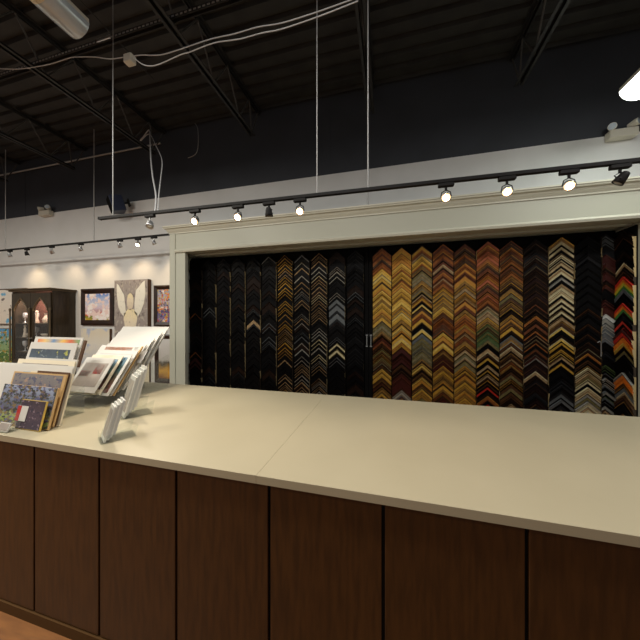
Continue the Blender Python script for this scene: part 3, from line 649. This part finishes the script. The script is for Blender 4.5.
# ------------------------------------------------------------------ carved display cabinet
HX0, HX1, HY, HZ = -7.24, -6.12, 3.65, H + .60
hc = thing('display_cabinet', 'dark carved wooden display cabinet with two arched glass doors', 'cabinet', ((HX0 + HX1) / 2, HY, 0))
build('side_panel', B((HX0, HY + .02, 0), (HX0 + .03, YW - .005, HZ - .06)), 'hutch_wood', hc)
build('side_panel', B((HX1 - .03, HY + .02, 0), (HX1, YW - .005, HZ - .06)), 'hutch_wood', hc)
build('back_panel', B((HX0 + .03, YW - .03, 0), (HX1 - .03, YW - .006, HZ - .06)), 'hutch_inside', hc)
build('top_panel', B((HX0, HY + .02, HZ - .06), (HX1, YW - .005, HZ - .03)), 'hutch_wood', hc)
build('cornice', MB().box((HX0 - .03, HY - .03, HZ - .05), (HX1 + .02, YW - .003, HZ - .02), 0, .008).box((HX0 - .06, HY - .06, HZ - .02), (HX1 + .05, YW - .003, HZ), 0, .008), 'hutch_trim', hc)
build('plinth', B((HX0 - .02, HY - .01, 0), (HX1 + .02, YW - .003, .9)), 'hutch_wood', hc)
SHZ = [H - .62, H - .34, H - .06]
for z in SHZ: build('shelf', B((HX0 + .03, HY + .06, z - .015), (HX1 - .03, YW - .03, z)), 'hutch_trim', hc)
def arched_door(x0, x1, z0, z1):
    fw = .075; xm = (x0 + x1) / 2; hw = (x1 - x0) / 2 - fw; zs = z1 - .13 - hw * 1.15; n = 16
    inner = []; outer = []
    for k in range(n + 1):  # right spring line over the arch to the left
        a = math.pi * k / n; inner.append((xm + hw * math.cos(a), zs + hw * 1.3 * (1 - abs(math.cos(a))) ** .6))
        c = math.cos(a); s_ = math.sin(a); m_ = max(abs(c), s_ if s_ > 0 else .001)
        ox = xm + (x1 - xm) * max(-1, min(1, c / m_)); oz = zs + (z1 - zs) * min(1, s_ / m_)
        outer.append((ox, oz))
    inner += [(xm - hw, z0 + fw), (xm + hw, z0 + fw)]; outer += [(x0, z0), (x1, z0)]
    m = MB(); N = len(inner); y0, y1 = HY - .005, HY + .02
    vs = [(a, y0, b) for a, b in outer] + [(a, y0, b) for a, b in inner] + [(a, y1, b) for a, b in outer] + [(a, y1, b) for a, b in inner]
    fs = []
    for i in range(N):
        j = (i + 1) % N
        fs += [(i, j, N + j, N + i), (2 * N + i, 2 * N + j, 3 * N + j, 3 * N + i), (i, j, 2 * N + j, 2 * N + i), (N + i, N + j, 3 * N + j, 3 * N + i)]
    m.add(vs, fs); d = build('door', m, 'hutch_wood', hc)
    build('arch_molding', MB().tube([(a, y0 - .004, b) for a, b in inner[:n + 1]], .014, 6), 'hutch_trim', d)
    build('glass_pane', MB().prism(inner, y0 + .010, y0 + .014, 'Y'), 'glass', d)
    build('knob', MB().tube([(x1 - .03 if x0 < -6.9 else x0 + .03, y0, H - .35), (x1 - .03 if x0 < -6.9 else x0 + .03, y0 - .03, H - .35)], .012, 8), 'steel', d)
arched_door(HX0 + .03, -6.685, .92, HZ - .08); arched_door(-6.675, HX1 - .03, .92, HZ - .08)
for xx in (HX0 + .015, -6.68, HX1 - .015):
    m = MB()
    pr = [(.014, 0), (.018, .02), (.012, .04), (.015, .5), (.012, .96), (.02, 1.0), (.014, 1.03)]
    m.lathe(pr, (xx, HY - .022, .95), 10); build('column', m, 'hutch_trim', hc)
l = bpy.data.lights.new('cabinet_lamp', 'AREA'); l.energy = 22; l.color = (1, .75, .6); l.shape = 'RECTANGLE'; l.size = .9; l.size_y = .12
lo = bpy.data.objects.new('cabinet_lamp', l); lo.location = (-6.68, 3.8, HZ - .08); COL.objects.link(lo)
gob = [(.028, 0), (.03, .004), (.006, .01), (.005, .07), (.02, .085), (.03, .11), (.032, .15), (.029, .17)]
vase = [(.025, 0), (.04, .03), (.045, .06), (.02, .11), (.014, .14), (.024, .16)]
bowl = [(.02, 0), (.025, .008), (.05, .03), (.065, .06), (.062, .06), (.03, .02)]
fig = [(.03, 0), (.032, .01), (.026, .04), (.016, .1), (.022, .13), (.008, .155), (.018, .175), (.018, .195), (.002, .21)]
wares = [('goblet', 'clear stemmed goblet', gob, 'crystal'), ('vase', 'small pale vase', vase, 'porcelain'), ('bowl', 'small pale bowl', bowl, 'porcelain'), ('figurine', 'small pale figurine', fig, 'porcelain'), ('vase', 'small ruby red vase', vase, 'ruby')]
plan = [(0, ['goblet', 'vase', 'bowl', 'ruby', 'goblet', 'bowl', 'vase', 'figurine']), (1, ['figurine', 'bowl', 'goblet', 'goblet', 'bowl', 'figurine', 'bowl', 'ruby']), (2, ['goblet', 'goblet', 'goblet', 'figurine', 'vase', 'goblet', 'figurine', 'goblet'])]
idx = {'goblet': 0, 'vase': 1, 'bowl': 2, 'figurine': 3, 'ruby': 4}
xpos = [-7.10, -6.99, -6.88, -6.77, -6.57, -6.46, -6.35, -6.24]
sh = ['lowest', 'middle', 'top']; pos = ['far left', 'centre left', 'centre', 'right', 'far left', 'centre left', 'centre', 'right']
for s_, row in plan:
    for k, w_ in enumerate(row):
        nm, lb, pr, mt = wares[idx[w_]]
        o = build(nm, MB().lathe([(r_ * 1.25, z_ * 1.2) for r_, z_ in pr], (xpos[k], 3.82 + .03 * ((k * 7) % 3 - 1), SHZ[s_]), 14), mt)
        tag(o, '%s at %s of the %s shelf behind the %s cabinet door' % (lb, pos[k], sh[s_], 'left' if k < 4 else 'right'), nm if nm != 'goblet' else 'glass', 'wares in the carved cabinet')

# ------------------------------------------------------------------ prints and racks on the counter
def board(name, label, x1, w, y, z, length, lean, th=.006, matm='mat_white', pics=(), rotz=0, cat='print', group=None, sleeve=False, edge=None):
    """leaning board; (x1, y, z) bottom right front corner; pics = (l, r, b, t fractions, material)"""
    t = thing(name, label, cat, (x1, y, CT + z), (-R(lean), 0, R(rotz)), group)
    m = MB().box((-w, 0, 0), (0, th, length), 0)
    build('mat_board', m, matm if not edge else matm, t, local=True)
    for (l_, r_, b_, t_, pm) in pics:
        build('picture', B((-w + w * l_, -.0012, length * b_), (-w + w * r_, 0, length * t_)), pm, t, local=True)
    if sleeve: build('plastic_sleeve', B((-w - .002, -.004, -.001), (.002, -.003, length + .002)), 'acrylic', t, local=True)
    return t
def acrylic_rack(label, x0, x1, y0, y1, z0, zf, zb, hf=.06, ytop=None, ztop=.3):
    t = thing('acrylic_rack', label, 'display rack', ((x0 + x1) / 2, y0, CT))
    build('base_plate', B((x0, y0, CT), (x1, y1, CT + .004)), 'acrylic', t)
    build('front_lip', B((x0, y0, CT + .004), (x1, y0 + .004, CT + zf)), 'acrylic', t)
    for xx in (x0, x1 - .004):
        build('side_panel', MB().prism([(y0, CT + .004), (y1, CT + .004), (ytop or y1, CT + ztop), (y0 + .02, CT + zf)], xx, xx + .004, 'X'), 'acrylic', t)
    build('back_plate', B((x0 + .004, y1 - .004, CT + .004), (x1 - .004, y1, CT + ztop * .8)), 'acrylic', t)
    return t
acrylic_rack('clear acrylic bin holding the landscape prints at the left', -2.85, -2.18, 1.27, 1.50, 0, .05, .2, ztop=.20, ytop=1.50)
G1 = 'prints leaning in the left bin'
board('landscape_print', 'wide woodland landscape print at the front of the left bin', -2.03, .50, 1.19, .006, .25, 13, .010, 'mat_tan', [(.0, .985, .02, 1, 'woodland_print')], group=G1)
board('dusk_print', 'small dark purple print with gold edge before the woodland print', -2.06, .215, 1.165, .004, .175, 13, .008, 'finish_bright_gold', [(.0, .97, .02, .98, 'dusk_print')], group=G1)
board('street_print', 'muted grey and brown print standing behind the woodland print', -2.055, .50, 1.228, .006, .325, 14, .010, 'mat_tan', [(.03, .95, .08, .97, 'street_print')], group=G1)
board('backing_board', 'tan edged board just behind the muted grey print', -2.06, .30, 1.246, .006, .335, 14, .006, 'canvas_side', group=G1)
board('cream_board', 'cream mat board standing with its edge showing in the left bin', -2.045, .40, 1.258, .006, .325, 14, .010, 'mat_cream', group=G1)
board('matted_print', 'white mat with a small blue picture at the picture edge', -2.11, .80, 1.285, .006, .355, 15, .006, 'mat_white', [(.42, .66, .4, .88, 'cyan_mat')], group=G1)
board('matted_print', 'plain white mat behind the one with the blue picture', -2.12, .80, 1.300, .006, .365, 15, .006, 'mat_white', group=G1)
board('matted_print', 'cream mat with a pale grey picture in the left bin', -2.15, .58, 1.318, .006, .395, 15, .006, 'mat_cream', [(.1, .9, .5, .93, 'photo_grey')], group=G1)
board('matted_print', 'white mat with rounded top under the lake print', -2.16, .52, 1.335, .006, .405, 15, .008, 'mat_white', [(.45, .92, .86, .96, 'mat_grey')], group=G1)
board('lake_print', 'white matted print of a dark lake rising above the left bin', -2.24, .49, 1.36, .006, .52, 15, .006, 'mat_white', [(.06, .9, .2, .90, 'lake_print')], group=G1)
board('striped_print', 'tallest print with a multicoloured strip along its top', -2.235, .51, 1.385, .006, .56, 15, .006, 'mat_white', [(.08, .95, .90, .97, 'stripe_print'), (.1, .93, .1, .8, 'lake_print')], group=G1)
board('brown_print', 'small dark brown print just right of the tallest left print', -2.42, .12, 1.62, .3, .22, 15, .01, 'canvas_side', group=G1)
# business card holder
t = thing('card_holder', 'clear acrylic business card holder in front of the woodland print', 'card holder', (-2.28, 1.13, CT), (0, 0, R(6)))
build('base_plate', B((-.05, -.03, 0), (.05, .045, .003)), 'acrylic', t, local=True)
m = MB().box((-.05, .030, .003), (.05, .033, .10)); build('back_plate', m, 'acrylic', t, local=True)
build('front_lip', B((-.05, -.03, .003), (.05, -.027, .02)), 'acrylic', t, local=True)
o = board('business_card', 'dark grey business card with white border in the acrylic holder', -2.235, .09, 1.105, .006, .052, 25, .008, 'mat_white', [(.06, .94, .08, .92, 'photo_grey')], cat='card')
o = board('flyer', 'small red and white flyer leaning on the dusk print', -2.20, .09, 1.170, .05, .09, 14, .002, 'mat_white', [(0, .35, 0, 1, 'red')], rotz=0, cat='flyer')
for ch in o.children: pass

acrylic_rack('stepped clear acrylic stand under the red flower print', -2.56, -2.2, 1.585, 2.30, 0, .10, .3, ztop=.33, ytop=2.30)
build('step', MB().box((-2.85, 1.66, CT + .06), (-2.18, 1.665, CT + .14)).box((-2.85, 1.665, CT + .06), (-2.18, 2.0, CT + .064)).box((-2.9, 2.0, CT + .06), (-2.18, 2.004, CT + .26)), 'acrylic', bpy.data.objects['acrylic_rack.001'])
G2 = 'prints on the stepped stand'
board('flower_print', 'white matted red flower print at the front of the stepped stand', -2.23, .31, 1.60, .11, .30, 34, .006, 'mat_white', [(.10, .90, .16, .84, 'photo_grey'), (.55, .82, .52, .80, 'red'), (.12, .45, .44, .60, 'red')], group=G2)
board('matted_print', 'cream mat print just behind the red flower print', -2.22, .34, 1.635, .09, .345, 35, .006, 'mat_cream', [(.08, .92, .12, .90, 'forest_print')], group=G2)
board('forest_print', 'dark forest print showing to the right of the flower print', -2.16, .40, 1.655, .08, .36, 35, .006, 'mat_white', [(.55, .93, .06, .94, 'forest_print'), (.06, .5, .9, .95, 'photo_grey')], group=G2)
board('matted_print', 'pale mat with grey border behind the dark forest print', -2.16, .44, 1.68, .075, .41, 36, .005, 'mat_white', [(.07, .93, .84, .92, 'mat_grey')], group=G2)
board('rust_print', 'white matted print with a rust orange picture and tan edge', -2.17, .48, 1.705, .07, .46, 36, .012, 'mat_tan', [(0, .975, 0, 1, 'mat_white'), (.14, .80, .6, .965, 'rust'), (.84, .95, .4, .97, 'forest_print')], group=G2)
for k in range(7):
    f = k / 6
    board('white_mat', 'white mat board, %s of the stack rising behind the rust print' % ['front one', 'second', 'third', 'fourth', 'fifth', 'sixth', 'rearmost and highest'][k], -2.20 + .015 * (k % 2), .46 + .14 * f, 1.77 + .20 * f, .08 + .06 * f, .46 + .12 * f, 36, .007, 'mat_white', [(.2, .85, .90, .93, 'mat_grey')] if k in (2, 6) else (), group=G2)
board('grey_folder', 'small grey card on top of the white mats at right', -2.14, .10, 1.93, .30, .12, 34, .004, 'mat_grey', cat='card', group=G2)

def card_rack(label, loc, rotz, n, w, hgt, step, lean, rise, cardlab):
    t = thing('card_rack', label, 'card rack', (loc[0], loc[1], CT), (0, 0, R(rotz)))
    build('base_plate', B((-w / 2 - .01, -.01, 0), (w / 2 + .01, step * n + .10, .003)), 'acrylic', t, local=True)
    for s in (-1, 1):
        xx = s * (w / 2 + .007)
        build('side_panel', MB().prism([(-.01, .003), (step * n + .09, .003), (step * n + .11, hgt * .35), (0.01, .04)], xx - .002, xx + .002, 'X'), 'acrylic', t, local=True)
    build('front_lip', B((-w / 2, -.01, .003), (w / 2, -.007, .045)), 'acrylic', t, local=True)
    q = Matrix.Rotation(R(rotz), 4, 'Z')
    for k in range(n):
        p = q @ Vector((w / 2, step * k + .004, .006 + rise * k)) + Vector((loc[0], loc[1], 0))
        board('greeting_card', cardlab % ['frontmost', 'second', 'third', 'fourth', 'fifth', 'rearmost'][k if k < n - 1 else 5], p.x, w, p.y, p.z, hgt, lean, .010, 'mat_white' if k % 2 == 0 else 'mat_grey', [(.1, .9, .12, .9, 'photo_grey')] if k % 2 == 0 else [(.1, .9, .2, .8, 'mat_white')], rotz=rotz, cat='card', group='cards in the acrylic card racks', sleeve=True)
card_rack('tall clear card rack right of the stepped print stand', (-1.84, 1.50), -31, 5, .16, .28, .016, 15, .016, 'white sleeved card, %s in the tall rack')
card_rack('low clear card rack near the counter front edge', (-1.575, 1.17), -31, 4, .11, .19, .014, 15, .010, 'white sleeved card, %s in the low rack')
wire('ceiling_conduit', 'thin dark conduit running back beneath the deck past the junction box', [at(60, -20, H + 3.3), at(91, 12, H + 3.3), at(154, 80, H + 3.3)], .008, 'joist_black', 'conduit')
wire('wall_conduit', 'grey conduit running level along the top of the black wall at left', [Vector((-8.4, 4.0, 4.92)), Vector((-5, 4.0, 4.92)), Vector((-4.0, 4.0, 4.92))], .016, 'rod_grey', 'conduit')
